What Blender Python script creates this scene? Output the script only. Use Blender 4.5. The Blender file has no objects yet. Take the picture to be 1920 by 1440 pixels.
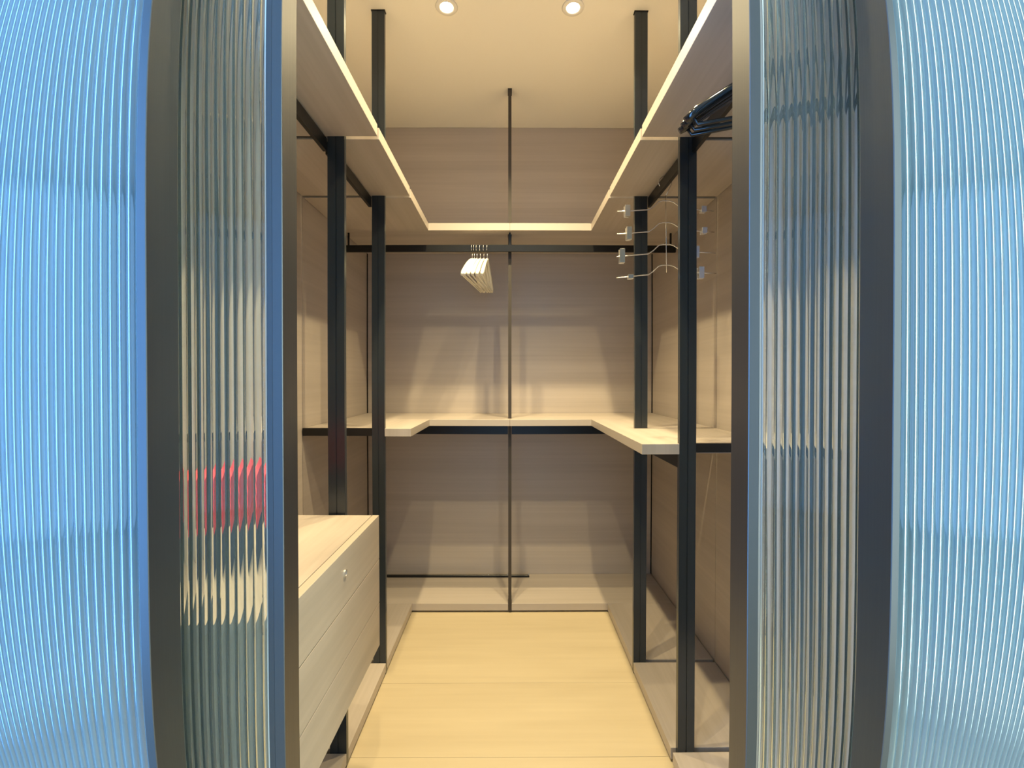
import bpy, bmesh, math, random
from mathutils import Vector, Matrix
random.seed(7)
C = bpy.context.scene
COL = C.collection
R = math.radians
U = 0.003          # one measuring unit of the closet, metres
D = 2.55           # camera to closet back wall
CZ = 1.143         # camera height

# ------------------------------------------------------------------ camera
cd = bpy.data.cameras.new('camera')
cam = bpy.data.objects.new('camera', cd)
COL.objects.link(cam)
C.camera = cam
cam.location = (0, 0, CZ)
cam.rotation_euler = (R(90 - 0.54), 0, R(-0.27))
cd.sensor_width = 36
cd.lens = 15.94
cd.clip_start = 0.02
# ultra-wide phone lens with its slight barrel distortion
cd.type = 'PANO'
cd.panorama_type = 'FISHEYE_LENS_POLYNOMIAL'
cd.fisheye_fov = R(160)
cd.fisheye_polynomial_k0 = 0.0
cd.fisheye_polynomial_k1 = -6.16041920e-02
cd.fisheye_polynomial_k2 = -3.51261123e-04
cd.fisheye_polynomial_k3 = 1.21770769e-04
cd.fisheye_polynomial_k4 = -3.28444571e-06

# ------------------------------------------------------------------ world, light, exposure
w = bpy.data.worlds.new('daylight_sky')
C.world = w
w.use_nodes = True
bg = w.node_tree.nodes['Background']
bg.inputs[0].default_value = (0.30, 0.58, 1.0, 1)
bg.inputs[1].default_value = 1.2
C.view_settings.view_transform = 'Standard'
C.view_settings.look = 'None'
C.view_settings.gamma = 1
C.view_settings.use_curve_mapping = False
C.view_settings.exposure = 0.0

def area(name, loc, rot, sx, sy, col, power):
    l = bpy.data.lights.new(name, 'AREA')
    l.shape = 'RECTANGLE'; l.size = sx; l.size_y = sy
    l.color = col; l.energy = power
    o = bpy.data.objects.new(name, l)
    o.location = loc; o.rotation_euler = rot
    COL.objects.link(o)
    return o
# area lamps at added, unseen side windows, tinted and sized to light each pane
WIN_Z0, WIN_Z1 = 0.04, 2.5
WY = -0.22
area('added_daylight_left', (-1.53, WY, 1.27), (0, R(-90), 0), 2.45, .62, (0.14, 0.43, 1.0), 60)
area('added_daylight_right', (1.53, WY, 1.27), (0, R(90), 0), 2.45, .62, (0.74, 0.92, 0.80), 37)
area('added_daylight_rear', (0, -2.88, 1.3), (R(90), 0, 0), 2.4, 2.4, (0.30, 0.58, 1.0), 9)  # lamp at an unseen rear window, added for blue reflections on the posts
LAMP_COL = (1.0, 0.80, 0.44)
LAMP_W = 68

# ------------------------------------------------------------------ materials
def mat(name, col=(.5, .5, .5), rough=.5, metal=0, **kw):
    m = bpy.data.materials.new(name); m.use_nodes = True
    b = m.node_tree.nodes['Principled BSDF']
    b.inputs['Base Color'].default_value = (*col, 1)
    b.inputs['Roughness'].default_value = rough
    b.inputs['Metallic'].default_value = metal
    for k, v in kw.items():
        b.inputs[k].default_value = v
    return m

def grain(name, c1, c2, scale, rough=.45, streak=None, bump=0.0, scale2=None):
    """laminate wood: bands and fine streaks stretched along one axis (world position)"""
    m = mat(name, c1, rough)
    nt = m.node_tree; N = nt.nodes; L = nt.links
    b = N['Principled BSDF']
    g = N.new('ShaderNodeNewGeometry')
    mp = N.new('ShaderNodeMapping'); mp.inputs['Scale'].default_value = scale
    L.new(g.outputs['Position'], mp.inputs['Vector'])
    n1 = N.new('ShaderNodeTexNoise'); n1.inputs['Scale'].default_value = 1.0
    n1.inputs['Detail'].default_value = 5; n1.inputs['Roughness'].default_value = .55
    n1.inputs['Distortion'].default_value = .25
    L.new(mp.outputs[0], n1.inputs['Vector'])
    mp2 = N.new('ShaderNodeMapping')
    mp2.inputs['Scale'].default_value = scale2 or tuple(s * (6 if s > 4 else 1.5) for s in scale)
    L.new(g.outputs['Position'], mp2.inputs['Vector'])
    n2 = N.new('ShaderNodeTexNoise'); n2.inputs['Scale'].default_value = 1.0
    n2.inputs['Detail'].default_value = 3
    L.new(mp2.outputs[0], n2.inputs['Vector'])
    mx = N.new('ShaderNodeMath'); mx.operation = 'MULTIPLY_ADD'
    L.new(n2.outputs[0], mx.inputs[0]); mx.inputs[1].default_value = .35
    ml = N.new('ShaderNodeMath'); ml.operation = 'MULTIPLY'
    L.new(n1.outputs[0], ml.inputs[0]); ml.inputs[1].default_value = .75
    L.new(ml.outputs[0], mx.inputs[2])
    cr = N.new('ShaderNodeValToRGB')
    cr.color_ramp.elements[0].position = .36; cr.color_ramp.elements[0].color = (*c2, 1)
    cr.color_ramp.elements[1].position = .72; cr.color_ramp.elements[1].color = (*c1, 1)
    L.new(mx.outputs[0], cr.inputs[0])
    L.new(cr.outputs[0], b.inputs['Base Color'])
    if bump:
        bp = N.new('ShaderNodeBump'); bp.inputs['Strength'].default_value = bump
        bp.inputs['Distance'].default_value = .001
        L.new(mx.outputs[0], bp.inputs['Height']); L.new(bp.outputs[0], b.inputs['Normal'])
    return m

W1, W2 = (.54, .475, .42), (.44, .385, .34)
M_WALL = grain('taupe_laminate_horizontal', W1, W2, (.5, .5, 13), .38)
M_SX = grain('taupe_laminate_shelf_cross', W1, (.43, .375, .32), (.6, 14, 1.0), .4)
M_SY = grain('taupe_laminate_shelf_long', W1, (.43, .375, .32), (14, .7, 1.0), .4)
M_CAB = grain('taupe_laminate_drawers', (.45, .385, .315), (.36, .305, .25), (1.0, 1.2, 15), .42)
M_CABTOP = grain('taupe_laminate_top', (.50, .43, .37), (.36, .31, .265), (12, 2.2, 1.0), .4)
M_FLOOR = grain('pale_oak_boards', (.63, .53, .355), (.54, .445, .29), (.9, 7, 1), .42)
M_CEIL = mat('warm_white_paint', (.88, .85, .78), .7)
M_BWALL = mat('bedroom_paint', (.62, .60, .57), .8)
M_POST = mat('black_anodised_aluminium', (.05, .06, .07), .25, .5)
M_SLIM = mat('dark_bronze_powder_coat', (.045, .036, .028), .6)
M_BEAM = mat('black_metal_beam', (.014, .014, .014), .35, .3)
M_GAP = mat('dark_joint', (.03, .025, .02), .8)
M_CHROME = mat('satin_chrome', (.90, .88, .84), .22, .95)
M_WHITEP = mat('cream_lacquered_wood', (.88, .84, .72), .35)
M_BLACKP = mat('glossy_black_plastic', (.012, .012, .012), .08, 0)
M_TRIM = mat('lamp_trim_white', (.8, .78, .74), .4)
M_RED = mat('red_cotton', (.86, .05, .075), .8)
M_NAVY = mat('navy_cotton', (.02, .035, .09), .8)

def brushed(name, col, rough):
    m = mat(name, col, rough, 1)
    nt = m.node_tree; N = nt.nodes; L = nt.links; b = N['Principled BSDF']
    g = N.new('ShaderNodeNewGeometry')
    mp = N.new('ShaderNodeMapping'); mp.inputs['Scale'].default_value = (900, 900, 3)
    L.new(g.outputs['Position'], mp.inputs['Vector'])
    n = N.new('ShaderNodeTexNoise'); n.inputs['Scale'].default_value = 1; n.inputs['Detail'].default_value = 2
    L.new(mp.outputs[0], n.inputs['Vector'])
    r = N.new('ShaderNodeMapRange'); r.inputs['To Min'].default_value = rough * .8; r.inputs['To Max'].default_value = rough * 1.25
    L.new(n.outputs[0], r.inputs[0]); L.new(r.outputs[0], b.inputs['Roughness'])
    return m
M_STILE = brushed('brushed_bronze_metal', (.145, .15, .16), .42)
M_BEAD = brushed('satin_grey_glazing_bead', (.46, .43, .42), .42)
M_EDGE = mat('bright_metal_edge', (.8, .8, .8), .2, 1)

def glass(name, tint, rough, milky, milk_col):
    m = bpy.data.materials.new(name); m.use_nodes = True
    nt = m.node_tree; N = nt.nodes; L = nt.links
    b = N['Principled BSDF']
    b.inputs['Base Color'].default_value = (*tint, 1)
    b.inputs['Transmission Weight'].default_value = 1
    b.inputs['Roughness'].default_value = rough
    b.inputs['IOR'].default_value = 1.5
    if milky:
        out = N['Material Output']
        d = N.new('ShaderNodeBsdfDiffuse'); d.inputs[0].default_value = (*milk_col, 1)
        t = N.new('ShaderNodeBsdfTranslucent'); t.inputs[0].default_value = (*milk_col, 1)
        a = N.new('ShaderNodeMixShader'); a.inputs[0].default_value = .35
        L.new(d.outputs[0], a.inputs[1]); L.new(t.outputs[0], a.inputs[2])
        x = N.new('ShaderNodeMixShader'); x.inputs[0].default_value = milky
        L.new(b.outputs[0], x.inputs[1]); L.new(a.outputs[0], x.inputs[2])
        L.new(x.outputs[0], out.inputs[0])
    return m
M_GLASS = glass('clear_reeded_glass', (.86, .95, .95), .0, .06, (.6, .8, .85))
M_MILK = mat('satin_reeded_glass', (.23, .37, .43), .10)
_p = M_MILK.node_tree.nodes['Principled BSDF'].inputs
_p['Transmission Weight'].default_value = .40
_p['Coat Weight'].default_value = 1; _p['Coat IOR'].default_value = 2.2; _p['Coat Roughness'].default_value = .04
M_EMIT = bpy.data.materials.new('lamp_lens_lit'); M_EMIT.use_nodes = True
_b = M_EMIT.node_tree.nodes['Principled BSDF']
_b.inputs['Emission Color'].default_value = (1, .86, .6, 1); _b.inputs['Emission Strength'].default_value = 30

# ------------------------------------------------------------------ helpers
def tag(o, label=None, cat=None, group=None, kind=None):
    if label: o['label'] = label
    if cat: o['category'] = cat
    if group: o['group'] = group
    if kind: o['kind'] = kind
    return o

def thing(name, loc, label, cat, group=None):
    o = bpy.data.objects.new(name, None)
    o.empty_display_size = .05
    o.location = loc
    COL.objects.link(o)
    return tag(o, label, cat, group)

def origin(p):
    v = Vector((0, 0, 0))
    while p is not None:
        v += Vector(p.location); p = p.parent
    return v

def obj(name, bm, m, parent=None, base=None):
    """links a bmesh (world coordinates) as one mesh object; its origin is the parent's or base"""
    o0 = origin(parent) if parent else Vector(base or (0, 0, 0))
    if o0.length: bmesh.ops.translate(bm, verts=bm.verts, vec=-o0)
    bmesh.ops.recalc_face_normals(bm, faces=bm.faces)
    me = bpy.data.meshes.new(name); bm.to_mesh(me); bm.free()
    me.materials.append(m)
    o = bpy.data.objects.new(name, me)
    if parent: o.parent = parent
    elif base: o.location = base
    COL.objects.link(o)
    return o

def box(x0, x1, y0, y1, z0, z1, bm=None, bev=0.0):
    b = bmesh.new()
    bmesh.ops.create_cube(b, size=1)
    bmesh.ops.scale(b, vec=(abs(x1 - x0), abs(y1 - y0), abs(z1 - z0)), verts=b.verts)
    bmesh.ops.translate(b, vec=((x0 + x1) / 2, (y0 + y1) / 2, (z0 + z1) / 2), verts=b.verts)
    if bev:
        bmesh.ops.bevel(b, geom=list(b.edges), offset=bev, segments=1, affect='EDGES', profile=.5)
    return join(bm, b)

def join(bm, b):
    if bm is None: return b
    me = bpy.data.meshes.new('tmp'); b.to_mesh(me); b.free()
    bm.from_mesh(me); bpy.data.meshes.remove(me)
    return bm

def prism(pts, z0, z1, bm=None, bev=0.0, axis='z'):
    b = bmesh.new()
    def v(p, z):
        if axis == 'z': return (p[0], p[1], z)
        if axis == 'y': return (p[0], z, p[1])
        return (z, p[0], p[1])
    lo = [b.verts.new(v(p, z0)) for p in pts]
    hi = [b.verts.new(v(p, z1)) for p in pts]
    b.faces.new(lo); b.faces.new(list(reversed(hi)))
    n = len(pts)
    for i in range(n):
        b.faces.new((lo[i], hi[i], hi[(i + 1) % n], lo[(i + 1) % n]))
    bmesh.ops.recalc_face_normals(b, faces=b.faces)
    if bev:
        bmesh.ops.bevel(b, geom=list(b.edges), offset=bev, segments=1, affect='EDGES', profile=.5)
    return join(bm, b)

def tube(path, rad, n=8, bm=None, flat=None):
    """tube along path; rad number or list; flat = (axis vector, factor) squashes the section along that axis"""
    b = bmesh.new()
    P = [Vector(p) for p in path]
    rs = rad if isinstance(rad, (list, tuple)) else [rad] * len(P)
    prev = None; ref = Vector((0, 0, 1))
    rings = []
    for i, p in enumerate(P):
        t = (P[min(i + 1, len(P) - 1)] - P[max(i - 1, 0)]).normalized()
        if prev is None:
            ref = Vector((0, 0, 1)) if abs(t.z) < .9 else Vector((1, 0, 0))
            a = t.cross(ref).normalized()
        else:
            a = (prev - t * prev.dot(t)).normalized()
        prev = a; c = t.cross(a)
        ring = []
        for k in range(n):
            an = 2 * math.pi * k / n
            o = (a * math.cos(an) + c * math.sin(an)) * rs[i]
            if flat:
                ax = Vector(flat[0]).normalized(); o = o + ax * o.dot(ax) * (flat[1] - 1)
            ring.append(b.verts.new(p + o))
        rings.append(ring)
    for i in range(len(rings) - 1):
        for k in range(n):
            f = b.faces.new((rings[i][k], rings[i][(k + 1) % n], rings[i + 1][(k + 1) % n], rings[i + 1][k]))
            f.smooth = True
    b.faces.new(rings[0]); b.faces.new(list(reversed(rings[-1])))
    bmesh.ops.recalc_face_normals(b, faces=b.faces)
    return join(bm, b)

def lathe(prof, c, n=32, bm=None):
    b = bmesh.new()
    rings = []
    for r, z in prof:
        rings.append([b.verts.new((c[0] + r * math.cos(2 * math.pi * k / n), c[1] + r * math.sin(2 * math.pi * k / n), c[2] + z)) for k in range(n)])
    for i in range(len(rings) - 1):
        for k in range(n):
            f = b.faces.new((rings[i][k], rings[i][(k + 1) % n], rings[i + 1][(k + 1) % n], rings[i + 1][k])); f.smooth = True
    if prof[0][0] > 1e-6: b.faces.new(rings[0])
    if prof[-1][0] > 1e-6: b.faces.new(rings[-1])
    bmesh.ops.remove_doubles(b, verts=b.verts, dist=1e-6)
    return join(bm, b)

def struct(name, bm, m, parent=None):
    o = obj(name, bm, m, parent)
    if parent is None: o['kind'] = 'structure'
    return o

# ------------------------------------------------------------------ key dimensions
H = CZ + 472 * U                       # ceiling 2.559
WX = 267 * U                           # closet half width
YB = D                                 # back wall
YD = 0.70                              # closet begins behind the doors
PT = .0156                             # post thickness
PX = 160 * U                           # aisle face of the posts
PXR = [165 * U, 160 * U]
J = [.277 * D, .5166 * D, .683 * D]     # post planes of the side runs
YP = .866 * D                          # post plane of the back run
SX = 128 * U                           # aisle edge of upper and middle shelves
SYB = .842 * D                         # front edge of the back shelves

# ------------------------------------------------------------------ room shell
BX, BY = 1.45, -2.8                     # bedroom half width and rear wall
fl = struct('floor', box(-BX - .1, BX + .1, BY - .1, YB + .1, -.10, -.003), M_FLOOR)
k = 0
edges = [BY]
y = .663 * D
while y > BY + .05:
    edges.append(y); y -= .335
edges = sorted(set(edges)) + [YB]
for a, b in zip(edges[:-1], edges[1:]):
    obj('board', box(-BX, BX, a + .0005, b - .0005, -.0028, 0, bev=.0005), M_FLOOR, fl)

struct('ceiling', box(-BX - .1, BX + .1, BY - .1, YB + .1, H, H + .08), M_CEIL)

def panel_wall(name, side):
    x = side * WX
    wl = struct(name, box(x + side * .018, x + side * .05, YD, YB + .03, 0, H), M_GAP)
    ys = [YD, J[0], J[1], J[2] + PT * .5, YB - .004]
    for a, b in zip(ys[:-1], ys[1:]):
        obj('panel', box(x, x + side * .018, a + .0015, b - .0015, 0.001, H - .001, bev=.0006), M_WALL, wl)
    return wl
panel_wall('wall_left', -1)
panel_wall('wall_right', 1)
wb = struct('wall_back', box(-WX - .05, WX + .05, YB + .018, YB + .05, 0, H), M_GAP)
for a, b in ((-WX, 0), (0, WX)):
    obj('panel', box(a + .004, b - .0012, YB, YB + .018, 0.001, H - .001, bev=.0006) if a < 0 else
        box(a + .0012, b - .004, YB, YB + .018, 0.001, H - .001, bev=.0006), M_WALL, wb)

# bedroom side of the partition and the bedroom itself
for s, nm in ((-1, 'wall_front_left'), (1, 'wall_front_right')):
    struct(nm, box(s * (WX + .05), s * BX, .70, .80, 0, H), M_BWALL)
b = box(-BX, -1.22, BY - .1, BY, 0, H)
box(1.22, BX, BY - .1, BY, 0, H, b)
box(-1.22, 1.22, BY - .1, BY, 0, .06, b)
box(-1.22, 1.22, BY - .1, BY, 2.48, H, b)
struct('wall_rear', b, M_BWALL)
b = box(-1.22, -1.18, BY - .06, BY - .02, .06, 2.48)
for q in ((1.18, 1.22, .06, 2.48), (-.02, .02, .06, 2.48), (-1.22, 1.22, .06, .10), (-1.22, 1.22, 2.44, 2.48)):
    box(q[0], q[1], BY - .06, BY - .02, q[2], q[3], b)
struct('added_window_3', b, M_STILE)  # unseen frame, added to go with the rear daylight lamp
for s, nm, wn in ((-1, 'wall_bedroom_left', 'added_window_1'), (1, 'wall_bedroom_right', 'added_window_2')):
    ya, yb_ = WY - .34, WY + .34
    b = box(s * BX, s * (BX + .1), BY - .1, ya, 0, H)
    box(s * BX, s * (BX + .1), yb_, .80, 0, H, b)
    box(s * BX, s * (BX + .1), ya, yb_, 0, WIN_Z0, b)
    box(s * BX, s * (BX + .1), ya, yb_, WIN_Z1, H, b)
    struct(nm, b, M_BWALL)
    b = None
    xa, xb = s * (BX + .02), s * (BX + .06)
    for q in ((ya, ya + .04, WIN_Z0, WIN_Z1), (yb_ - .04, yb_, WIN_Z0, WIN_Z1), (ya, yb_, WIN_Z0, WIN_Z0 + .04), (ya, yb_, WIN_Z1 - .04, WIN_Z1)):
        b = box(xa, xb, q[0], q[1], q[2], q[3], b)
    struct(wn, b, M_STILE)  # unseen frames, added around the side daylight lamps
# head and floor tracks of the doors
struct('trim_1', box(-BX, BX, .53, .69, H - .03, H - .0005, bev=.001), M_STILE)
struct('trim_2', box(-1.3, 1.3, .53, .69, .0005, .004, bev=.0005), M_STILE)

# ------------------------------------------------------------------ sliding reeded-glass doors
def reeded(x0, x1, y, z0, z1, pitch=.0115, sag=.0023, th=.0045):
    """pane with convex vertical reeds facing the bedroom (-y)"""
    b = bmesh.new()
    n = max(1, round((x1 - x0) / pitch)); p = (x1 - x0) / n; S = 10
    pts = []
    for i in range(n):
        for k in range(S):
            t = k / S
            yy = y - sag * (1 - (2 * t - 1) ** 2)
            pts.append((x0 + (i + t) * p, yy, k == 0))
    pts.append((x1, y, True))
    lo = [b.verts.new((q[0], q[1], z0)) for q in pts]; hi = [b.verts.new((q[0], q[1], z1)) for q in pts]
    for i in range(len(pts) - 1):
        f = b.faces.new((lo[i], lo[i + 1], hi[i + 1], hi[i])); f.smooth = True
    bl = [b.verts.new((x1, y + th, z0)), b.verts.new((x0, y + th, z0))]
    bh = [b.verts.new((x1, y + th, z1)), b.verts.new((x0, y + th, z1))]
    b.faces.new((lo[-1], bl[0], bh[0], hi[-1])); b.faces.new((bl[0], bl[1], bh[1], bh[0])); b.faces.new((bl[1], lo[0], hi[0], bh[1]))
    b.faces.new(list(reversed(lo)) + list(reversed(bl))); b.faces.new(hi + bh)
    for i, q in enumerate(pts):
        if q[2]:
            for e in lo[i].link_edges:
                if e.other_vert(lo[i]) is hi[i]: e.smooth = False
    return b

DZ0, DZ1 = .012, H - .032
def door(x_edge, x_far, yf, th, face_w, bead_w, side, label, gmat):
    """one sliding leaf; side -1 = left leaf, its meeting stile at x_edge"""
    s = side
    t = thing('sliding_glass_door', ((x_edge + x_far) / 2, yf + th / 2, DZ0), label, 'glass door', 'sliding reeded glass doors')
    a, b_ = x_edge, x_edge + s * face_w
    f = [(a, yf + .0008), (a + s * .0008, yf), (b_ - s * .001, yf), (b_, yf + .001), (b_, yf + th), (a, yf + th)]
    obj('stile', prism(f, DZ0, DZ1), M_STILE, t)
    g0 = b_; g1 = b_ + s * bead_w
    f = [(g0, yf + .007), (g1 - s * .002, yf + .007), (g1, yf + .010), (g1, yf + .019), (g0, yf + .019)]
    obj('glazing_bead', prism(f, DZ0 + .05, DZ1 - .05), M_BEAD if s > 0 else M_STILE, t)
    obj('metal_edge', box(g1 - s * .0006, g1 + s * .0012, yf + .0085, yf + .0135, DZ0 + .05, DZ1 - .05), M_EDGE, t)
    obj('stile', box(x_far, x_far - s * .045, yf, yf + th, DZ0, DZ1, bev=.001), M_STILE, t)
    xa, xb = sorted((b_, x_far - s * .045))
    obj('rail', box(xa, xb, yf, yf + th, DZ0, DZ0 + .05, bev=.001), M_STILE, t)
    obj('rail', box(xa, xb, yf, yf + th, DZ1 - .05, DZ1, bev=.001), M_STILE, t)
    xa, xb = sorted((g1, x_far - s * .045))
    obj('glass_pane', reeded(xa, xb, yf + .016, DZ0 + .05, DZ1 - .05), gmat, t)
    return t
FY, RY = .540, .610
door(-.4330, -1.22, FY, .052, .0120, .002, -1, 'left front door leaf whose blue-lit reeded glass fills the left edge', M_MILK)
door(.4608, 1.25, FY, .053, .0100, .001, 1, 'right front door leaf whose pale reeded glass fills the right edge', M_MILK)
door(-.3059, -1.10, RY, .042, .0145, .0120, -1, 'left rear door leaf showing red bands through its narrow reeded glass', M_GLASS)
door(.3233, 1.11, RY, .048, .0150, .0080, 1, 'right rear door leaf showing a shelf through its narrow reeded glass', M_GLASS)

# ------------------------------------------------------------------ posts
def post(cx0, cx1, y0, y1, label, groove='y', m_=None):
    t = thing('shelf_post', ((cx0 + cx1) / 2, (y0 + y1) / 2, 0), label, 'post', 'black floor-to-ceiling shelf posts')
    g = .0016
    if groove == 'y':                          # shallow central channel on both broad faces
        m = (cx0 + cx1) / 2
        f = [(cx0, y0), (m - g, y0), (m - g, y0 + .0025), (m + g, y0 + .0025), (m + g, y0), (cx1, y0),
             (cx1, y1), (m + g, y1), (m + g, y1 - .0025), (m - g, y1 - .0025), (m - g, y1), (cx0, y1)]
    else:
        m = (y0 + y1) / 2
        f = [(cx0, y0), (cx1, y0), (cx1, m - g), (cx1 - .0025, m - g), (cx1 - .0025, m + g), (cx1, m + g), (cx1, y1), (cx0, y1),
             (cx0, m + g), (cx0 + .0025, m + g), (cx0 + .0025, m - g), (cx0, m - g)]
    obj('upright', prism(f, .006, H - .004), m_ or M_POST, t)
    obj('foot', box(cx0 + .002, cx1 - .002, y0 + .002, y1 - .002, 0.0, .006), M_BEAM, t)
    obj('top_plate', box(cx0 - .002, cx1 + .002, y0 - .002, y1 + .002, H - .004, H), M_BEAM, t)
    return t
PWD = .049
post(-PX - PWD, -PX, J[0], J[0] + PT, 'black shelf post hidden behind the left door frame, nearest the doorway')
post(-PX - PWD, -PX, J[1], J[1] + PT, 'nearer of the two black posts on the left, rising behind the drawer unit')
post(-PX - PWD, -PX, J[2], J[2] + PT, 'farther of the two black posts on the left, beyond the drawer unit')
post(PX, PX + PWD, J[0], J[0] + PT, 'black shelf post behind the right reeded glass, nearest the doorway')
post(PXR[0], PXR[0] + PWD, J[1], J[1] + PT, 'nearer black post on the right, where the middle shelf ends')
post(PX, PX + PWD, J[2], J[2] + PT, 'farther black post on the right, passing through the middle shelf')
post(-.0078, .0078, YP, YP + PWD, 'slim dark post in the middle of the back shelves', 'x', M_SLIM)

# ------------------------------------------------------------------ shelves
GW = .003                                   # clearance to the walls
zu0, zu1 = CZ + 235 * U, CZ + 246.5 * U     # upper
zm0, zm1 = CZ - 72.5 * U, CZ - 62.3 * U     # middle
zb0, zb1 = .010, CZ - 366 * U               # bottom
def shelf(outline, z0, z1, m, label, group):
    xs = [p[0] for p in outline]; ys = [p[1] for p in outline]
    base = (sum(xs) / len(xs), sum(ys) / len(ys), z0)
    o = obj('shelf', prism(outline, z0, z1, bev=.0008), m, None, base)
    return tag(o, label, 'shelf', group)
def rect(x0, x1, y0, y1): return [(x0, y0), (x1, y0), (x1, y1), (x0, y1)]
WG = WX - GW
e = .0008
UG, MG, BG = 'upper shelves', 'middle shelves', 'bottom shelves'
for s, nm in ((-1, 'left'), (1, 'right')):
    for y0, y1, where in ((J[0] + PT, J[1], 'in front of the nearer post'),
                          (J[1] + PT, J[2], 'between the nearer and farther posts')):
        sh = shelf(rect(*sorted((s * SX, s * WG)), y0 + e, y1 - e), zu0, zu1, M_SY,
                   f'{nm} upper shelf board {where}', UG)
    shelf(rect(*sorted((s * SX, s * WG)), J[2] + PT + e, SYB - .0006), zu0 - .001, zu1 - .001, M_SY,
          f'{nm} upper shelf board beyond the farther post, reaching the back shelf', UG)
# back upper shelf with a notch for the slim post
def notched(x0, x1, yf, yb):
    return [(x0, yf), (x1, yf), (x1, yb), (x0, yb)]
def backshelf(z0, z1, label, group):
    n = .0085                                # shelf split at the slim post, which passes between the halves
    for s, nm in ((-1, 'left'), (1, 'right')):
        pts = [(s * .0004, SYB), (s * WG, SYB), (s * WG, YB - GW), (s * .0004, YB - GW),
               (s * .0004, YP + PWD + .001), (s * n, YP + PWD + .001), (s * n, YP - .001), (s * .0004, YP - .001)]
        shelf(pts, z0, z1, M_SX, f'{nm} half of the {label}', group)
backshelf(zu0, zu1, 'upper shelf along the back wall', UG)
backshelf(zm0, zm1, 'middle shelf along the back wall', MG)
# middle side shelves
shelf([(-SX + .006, J[2] - .004), (-SX + .006, SYB - .0006), (-WG, SYB - .0006), (-WG, J[2] + PT + e), (-PX - PWD - e, J[2] + PT + e), (-PX + e, J[2] + PT + e), (-PX + e, J[2] - .004)],
      zm0, zm1, M_SY, 'short left wing of the middle shelf, ending at the farther left post', MG)
shelf([(SX, J[1] - .002), (PXR[0] - e, J[1] - .002), (PXR[0] - e, J[1] + PT + e), (WG, J[1] + PT + e), (WG, J[2] - e), (PX - e, J[2] - e), (PX - e, J[2] + PT + e), (WG, J[2] + PT + e), (WG, SYB - .0006), (SX, SYB - .0006)],
      zm0, zm1, M_SY, 'long right wing of the middle shelf, ending at the nearer right post', MG)
# bottom shelves
for s, nm in ((-1, 'left'), (1, 'right')):
    for y0, y1, where in ((J[0] + PT, J[1], 'nearest in view, in front of the nearer post'),
                          (J[1] + PT, J[2], 'between the nearer and farther posts'), (J[2] + PT, YP - .001, 'beyond the farther post')):
        shelf(rect(*sorted((s * PX, s * WG)), y0 + e, y1 - e), zb0, zb1, M_SY, f'{nm} bottom shelf board {where}', BG)
    struct('trim_3' if s < 0 else 'trim_4', box(s * (PX + .012), s * (PX + .03), YD + .03, YP, .0, .0098), M_GAP)
for s, nm in ((-1, 'left'), (1, 'right')):
    n = .0085
    pts = [(s * n, YP), (s * WG, YP), (s * WG, YB - GW), (s * .0004, YB - GW), (s * .0004, YP + PWD + .001), (s * n, YP + PWD + .001)]
    shelf(pts, zb0, zb1, M_SX, f'{nm} half of the bottom shelf along the back wall', BG)
struct('trim_5', box(-PX - .02, PX + .02, YP + .06, YP + .075, .0, .0098), M_GAP)

# ------------------------------------------------------------------ beams and brackets
def beam(x0, x1, y0, y1, z0, z1, label, group, m=M_BEAM, name='shelf_beam'):
    x0, x1 = sorted((x0, x1))
    o = obj(name, box(x0, x1, y0, y1, z0, z1, bev=.0008), m, None, ((x0 + x1) / 2, (y0 + y1) / 2, z0))
    return tag(o, label, 'beam', group)
bx0, bx1 = 176.5 * U, 180.5 * U
for s, nm in ((-1, 'left'), (1, 'right')):
    for y0, y1, where in ((J[0] + PT, J[1], 'nearest in view, before the nearer post'), (J[1] + PT, J[2], 'between the nearer and farther posts')):
        beam(s * bx0, s * bx1, y0 + .0005, y1 - .0005, zu0 - .044, zu0 - .006, f'black beam under the {nm} upper shelf {where}', 'upper shelf beams')
# brackets from post to wall, flush with the shelf
for s, nm in ((-1, 'left'), (1, 'right')):
    px_ = PX + PWD
    for yj, where, zs in ((J[0], 'at the doorway post', zu1), (J[1], 'at the nearer post', zu1), (J[2], 'at the farther post', zu1)):
        beam(s * (px_ + .0125), s * WG, yj + .001, yj + PT - .001, zs - .03, zs - .004, f'black bracket behind the {nm} upper shelf joint {where}', 'upper shelf brackets', name='shelf_bracket')
mz0, mz1 = CZ - 72 * U, zm1 + .0005
beam(-(PX + PWD + .0005), -WG, J[2], J[2] + PT - .001, mz0, mz1, 'black bracket from the farther left post to the left wall at middle shelf height', 'middle shelf brackets', name='shelf_bracket')
beam(PXR[0] + PWD + .0005, WG, J[1], J[1] + PT - .001, mz0 + .003, mz1, 'black bracket from the nearer right post to the right wall at middle shelf height', 'middle shelf brackets', name='shelf_bracket')
beam(168 * U, 174 * U, J[1] + PT + .0005, J[2] - .0005, zm0 - .047, zm0 - .0004, 'black beam under the right wing of the middle shelf', 'middle shelf beams')
for s, nm in ((-1, 'left'), (1, 'right')):
    beam(s * .009, s * WG, YP + .004, YP + .016, zm0 - .047, zm0 - .0004, f'black beam under the {nm} half of the back middle shelf', 'middle shelf beams')
    for zj, w2 in ((zb1, 'bottom'),):
        for yj, where in ((J[0], 'at the doorway post'), (J[1], 'at the nearer post'), (J[2], 'at the farther post')):
            off = PXR[0] if (s > 0 and yj == J[1]) else PX
            beam(s * (off + PWD + .0005), s * WG, yj + .001, yj + PT - .001, .012, zj - .012, f'black bracket in the {nm} bottom shelf joint {where}', 'bottom shelf brackets', name='shelf_bracket')

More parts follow.
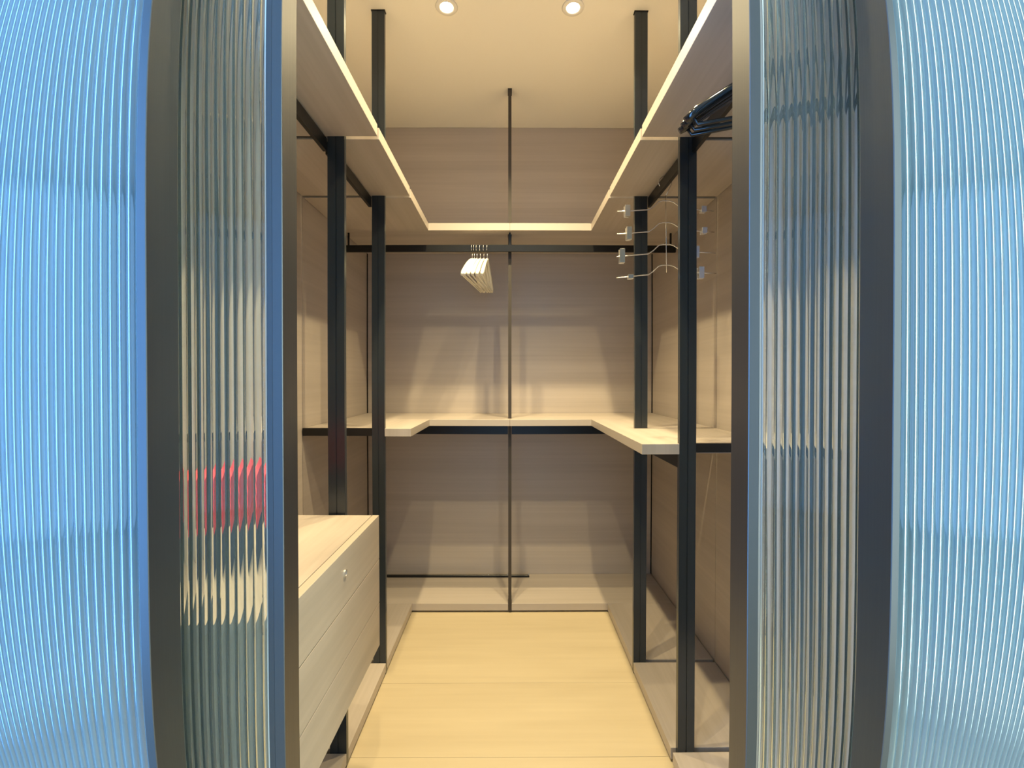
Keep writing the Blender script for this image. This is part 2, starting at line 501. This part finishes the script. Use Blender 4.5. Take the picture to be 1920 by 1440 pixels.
# clothes rail along the back, hung from the upper shelf by tabs
zr0, zr1 = CZ + 204 * U, CZ + 215 * U
t = thing('clothes_rail', (0, .858 * D, zr0), 'long black clothes rail below the upper shelf at the back', 'clothes rail')
obj('rail', box(-WG, WG, .853 * D, .853 * D + .011, zr0, zr1, bev=.001), M_BEAM, t)
for x in (-258 * U, 258 * U):
    obj('hanging_tab', box(x - .004, x + .004, .853 * D + .002, .853 * D + .009, zr1, zu0 - .0004), M_BEAM, t)
obj('hanging_tab', box(-.004, .004, .853 * D + .002, .853 * D + .009, zr1, zu0 - .0004), M_BEAM, t)

# ------------------------------------------------------------------ drawer unit
CX1 = -126 * U; CX0 = -WG - .0005
CY0, CY1 = .290 * D, .512 * D
cz1, cz0 = CZ - 130.5 * U, CZ - 257 * U
t = thing('drawer_unit', ((CX0 + CX1) / 2, (CY0 + CY1) / 2, cz0), 'pale wood drawer unit with three drawers in the left run', 'drawers')
# top in two pieces: board and the drawer-front edge strip
obj('top', box(CX0, CX1 - .021, CY0 + .0, CY1, cz1 - .018, cz1, bev=.0006), M_CABTOP, t)
b = box(CX0, CX1 - .021, CY0, CY0 + .018, cz0, cz1 - .0182)
box(CX0, CX1 - .021, CY1 - .018, CY1, cz0, cz1 - .0182, b)
box(CX0, CX0 + .01, CY0 + .018, CY1 - .018, cz0, cz1 - .0182, b)
box(CX0 + .01, CX1 - .021, CY0 + .018, CY1 - .018, cz0, cz0 + .018, b)
obj('carcass', b, M_CAB, t)
hs = (cz1 - cz0) / 3
for i in range(3):
    za = cz1 - (i + 1) * hs + .001; zb_ = cz1 - i * hs - (.001 if i else -.0004)
    dr = obj('drawer', box(CX1 - .019, CX1, CY0, CY1, za, zb_, bev=.0007), M_CAB, t)
    if i == 0:
        yl, zl = .405 * D, CZ - 148 * U
        b = bmesh.new()
        # small round lock: ring and keyway disc
        def ring(r0, r1, d0, d1, bm):
            n = 24; vs = []
            for rr, dd in ((r0, d0), (r0, d1), (r1, d1), (r1, d0)):
                vs.append([bm.verts.new((CX1 + dd, yl + rr * math.cos(2 * math.pi * q / n), zl + rr * math.sin(2 * math.pi * q / n))) for q in range(n)])
            for a in range(4):
                for q in range(n):
                    f = bm.faces.new((vs[a][q], vs[a][(q + 1) % n], vs[(a + 1) % 4][(q + 1) % n], vs[(a + 1) % 4][q])); f.smooth = False
        ring(.0068, .0092, -.001, .003, b)
        obj('lock', b, M_CHROME, dr)
        b = bmesh.new()
        ring(.0002, .0062, -.001, .0008, b)
        obj('keyhole', b, M_CABTOP, dr)

# folded clothes standing on the drawer unit, seen through the reeded glass
def folded(name, x0, x1, y0, y1, z0, layers, lh, m, label):
    b = None
    for i in range(layers):
        za = z0 + i * lh; j = random.uniform(-.004, .004)
        # a folded layer: rounded fold at the aisle side
        pts = [(x0 + j, za + .0006)]
        pts += [(x1 - lh / 2 + j + lh / 2 * math.sin(a), za + lh / 2 - (lh / 2 - .0006) * math.cos(a)) for a in [math.pi * k / 8 for k in range(9)]]
        pts += [(x0 + j, za + lh - .0006)]
        b = prism(pts, y0 + j, y1 - j, b, bev=0, axis='y')
    o = obj(name, b, m, None, ((x0 + x1) / 2, (y0 + y1) / 2, z0))
    return tag(o, label, 'clothes')
fy = .362 * D
folded('folded_clothes', -.785, -.496, fy, fy + .115, cz1 + .0004, 3, .028, M_NAVY, 'dark blue folded clothes on the drawer unit, seen through the left reeded glass')
folded('folded_clothes', -.780, -.498, fy + .004, fy + .112, cz1 + .0850, 4, .028, M_RED, 'red folded clothes atop the dark blue ones, seen through the left reeded glass')

# ------------------------------------------------------------------ hangers
def make_hanger(base, mbody, body_r, half, drop, neck, hook_r, wire_r, bar=True, low=0.0):
    """hanger in its local x-z plane; base = hook's resting point (rail top), built around the origin; returns part bmeshes"""
    hk = []
    for k in range(15):
        a = R(215 - 17.5 * k)                       # open hook over the rail
        hk.append((hook_r * math.cos(a), 0, hook_r * math.sin(a)))
    hk = hk[::1]
    hk.append((0, 0, -hook_r * 1.25)); hk.append((0, 0, -neck))
    hook = tube(hk, wire_r, 6)
    pts, rs = [], []
    n = 9
    for k in range(-n, n + 1):
        t = k / n
        pts.append((half * t, 0, -neck - drop * (abs(t) ** 1.35)))
        rs.append(body_r * (1.0 + .55 * abs(t)) if abs(k) < n else body_r * .9)
    body = tube(pts, rs, 8)
    tube([(0, 0, -neck + .004), (0, 0, -neck - .006)], body_r * .95, 8, body)
    br = None
    if bar:
        br = tube([(-half * .93, 0, -neck - drop * .93), (-half * .88, 0, -neck - drop - low), (half * .88, 0, -neck - drop - low), (half * .93, 0, -neck - drop * .93)], body_r * .55, 6)
    return hook, body, br

def hanger_set(spots, name, label_fn, group, mbody, **kw):
    first = None
    for i, (x, y, z, rz, tilt) in enumerate(spots):
        if first is None:
            t = thing(name, (0, 0, 0), 'x', 'hanger', group)
            hook, body, br = make_hanger(None, mbody, **kw)
            obj('hook', hook, M_CHROME if mbody is not M_BLACKP else M_BLACKP, t)
            obj('shoulders', body, mbody, t)
            if br: obj('trouser_bar', br, mbody, t)
            first = t; r = t
        else:
            r = first.copy(); COL.objects.link(r)
            for ch in first.children:
                c = ch.copy(); COL.objects.link(c); c.parent = r
        r.location = (x, y, z); r.rotation_euler = (tilt, 0, rz); r['label'] = label_fn(i)
ords = ['leftmost', 'second from the left', 'third from the left', 'fourth from the left', 'fifth from the left', 'rightmost']
# cream hangers on the back rail (hanger plane runs front to back)
hx = [-60, -56.5, -52.5, -47, -41.5, -36]
hrz = [82.0, 81.5, 83.0, 83.5, 84.5, 86.0]
spots = [(x * U, .853 * D + .0055, zr1 - .0185, R(rz), 0) for x, rz in zip(hx, hrz)]
hanger_set(spots, 'coat_hanger', lambda i: f'cream wooden hanger on the back rail, {ords[i]} of the six', 'cream hangers on the back rail', M_WHITEP,
           body_r=.0062, half=.205, drop=.118, neck=.052, hook_r=.021, wire_r=.0013)
# black hangers on the right beam near the doorway
ys = [.338, .332, .326]
spots = [(178.5 * U, yy * D, zu0 - .025, R(rz), 0) for yy, rz in zip(ys, (-23, -22, -20))]
bl = ['farthest of the three from the doorway', 'middle one of the three', 'nearest of the three to the doorway']
hanger_set(spots, 'black_hanger', lambda i: f'glossy black hanger on the right upper beam, {bl[i]}', 'black hangers at the upper right', M_BLACKP,
           body_r=.0075, half=.20, drop=.085, neck=.080, hook_r=.0225, wire_r=.002, low=.012)

# chrome four-tier clip hanger on the right beam
hy = .612 * D; hxx = 178.5 * U
ztop = zu0 - .025
t = thing('skirt_hanger', (hxx, hy, ztop), 'chrome four-tier clip hanger between the two right posts', 'hanger')
hk = [(hxx + .0225 * math.cos(R(a)), hy, ztop + .0225 * math.sin(R(a))) for a in range(215, -31, -15)]
hk += [(hxx + .012, hy, ztop - .026), (hxx + .002, hy, ztop - .045)]
obj('hook', tube(hk, .0014, 6), M_CHROME, t)
z_r0, z_r1 = ztop - .045, CZ + 123 * U
obj('rod', tube([(hxx + .002, hy, z_r0), (hxx + .004, hy, z_r1)], .0014, 6), M_CHROME, t)
tiers = [(398, -1), (441, 0), (482, 1), (517, 2)]
for i in range(4):
    zc = CZ + (712 - (376, 417, 458, 497)[i]) * .612 * U
    c = hxx + .003
    zt = zc
    L = .172
    path = [(c - L, -.004, zt - .044), (c - .13, -.003, zt - .040), (c - .062, -.001, zt - .033), (c - .045, 0, zt - .022), (c - .026, 0, zt - .004), (c - .012, 0, zt),
            (c + .012, 0, zt), (c + .026, 0, zt - .004), (c + .045, 0, zt - .016), (c + .062, 0.001, zt - .024), (c + .13, .003, zt - .027), (c + L, .004, zt - .029)]
    ang = R((4, 2, -1, -3)[i])
    def rt(p):
        dx = p[0] - hxx; return (hxx + dx * math.cos(ang), hy + p[1] + dx * math.sin(ang), p[2])
    bar = obj('bar', tube([rt(p) for p in path], .0019, 7), M_CHROME, t)
    for s, off, h in ((-1, (.135, .128, .150, .120)[i], (.036, .042, .046, .014)[i]), (1, (.135, .135, .105, .120)[i], (.020, .02, .038, .038)[i])):
        zz = zt - (.040 if s < 0 else .027)
        x = hxx + s * off
        p = rt((x, 0, zz))
        b = prism([(p[1] - .010, p[2] - h * .55), (p[1] - .0115, p[2] + h * .5), (p[1] - .006, p[2] + h * .5), (p[1] - .0028, p[2]), (p[1] - .005, p[2] - h * .55)], p[0] - .009, p[0] + .009, None, bev=.0006, axis='x')
        prism([(p[1] + .0028, p[2]), (p[1] + .006, p[2] + h * .5), (p[1] + .0115, p[2] + h * .5), (p[1] + .010, p[2] - h * .55), (p[1] + .005, p[2] - h * .55)], p[0] - .009, p[0] + .009, b, bev=.0006, axis='x')
        box(p[0] - .007, p[0] + .007, p[1] - .004, p[1] + .004, p[2] - .003, p[2] + .004, b)
        obj('clip', b, M_CHROME, bar)

# ------------------------------------------------------------------ loose rod on the bottom back shelf
t = thing('spare_rail', (-.31, .985 * D, zb1), 'spare black rail lying on the bottom shelf against the back wall', 'rail')
obj('rod', box(-.79, .108, .983 * D - .006, .983 * D + .006, zb1 + .0004, zb1 + .0135, bev=.002), M_BEAM, t)
for x in (-.118, -.012, .106):
    b = lathe([(0, .0), (.0045, .0), (.0045, .002), (.002, .004), (.0015, .0105), (0, .0115)], (x, .983 * D - .001, zb1 + .0135), 12)
    obj('screw', b, M_CHROME, t)

# ------------------------------------------------------------------ ceiling downlights
def downlight(x, y, label, power=1.0):
    t = thing('downlight', (x, y, H), label, 'ceiling lamp', 'ceiling downlights')
    b = lathe([(.024, -.0005), (.040, -.0005), (.042, -.002), (.040, -.0045), (.027, -.005), (.024, -.003), (.024, -.0005)], (x, y, H), 36)
    obj('trim_ring', b, M_TRIM, t)
    b = lathe([(0, -.0035), (.0235, -.0035), (.0235, -.001), (0, -.001)], (x, y, H), 32)
    obj('lens', b, M_EMIT, t)
    l = bpy.data.lights.new('lamp_light', 'SPOT')
    l.color = LAMP_COL; l.energy = LAMP_W * power; l.spot_size = R(112); l.spot_blend = .7; l.shadow_soft_size = .02
    o = bpy.data.objects.new('lamp_light', l)
    COL.objects.link(o); o.parent = t; o.location = (0, 0, -.028)
    return t
downlight(-80 * U, .677 * D, 'left one of the two lit ceiling downlights in view')
downlight(80 * U, .677 * D, 'right one of the two lit ceiling downlights in view')
downlight(-75 * U, .489 * D, 'left ceiling downlight nearer the doorway, above the frame')
downlight(75 * U, .489 * D, 'right ceiling downlight nearer the doorway, above the frame')
downlight(-75 * U, .300 * D, 'left added fill lamp on the ceiling just inside the doors, unseen', .6)  # unseen third pair, added as fill for the bottom shelves and drawer fronts
downlight(75 * U, .300 * D, 'right added fill lamp on the ceiling just inside the doors, unseen', .6)
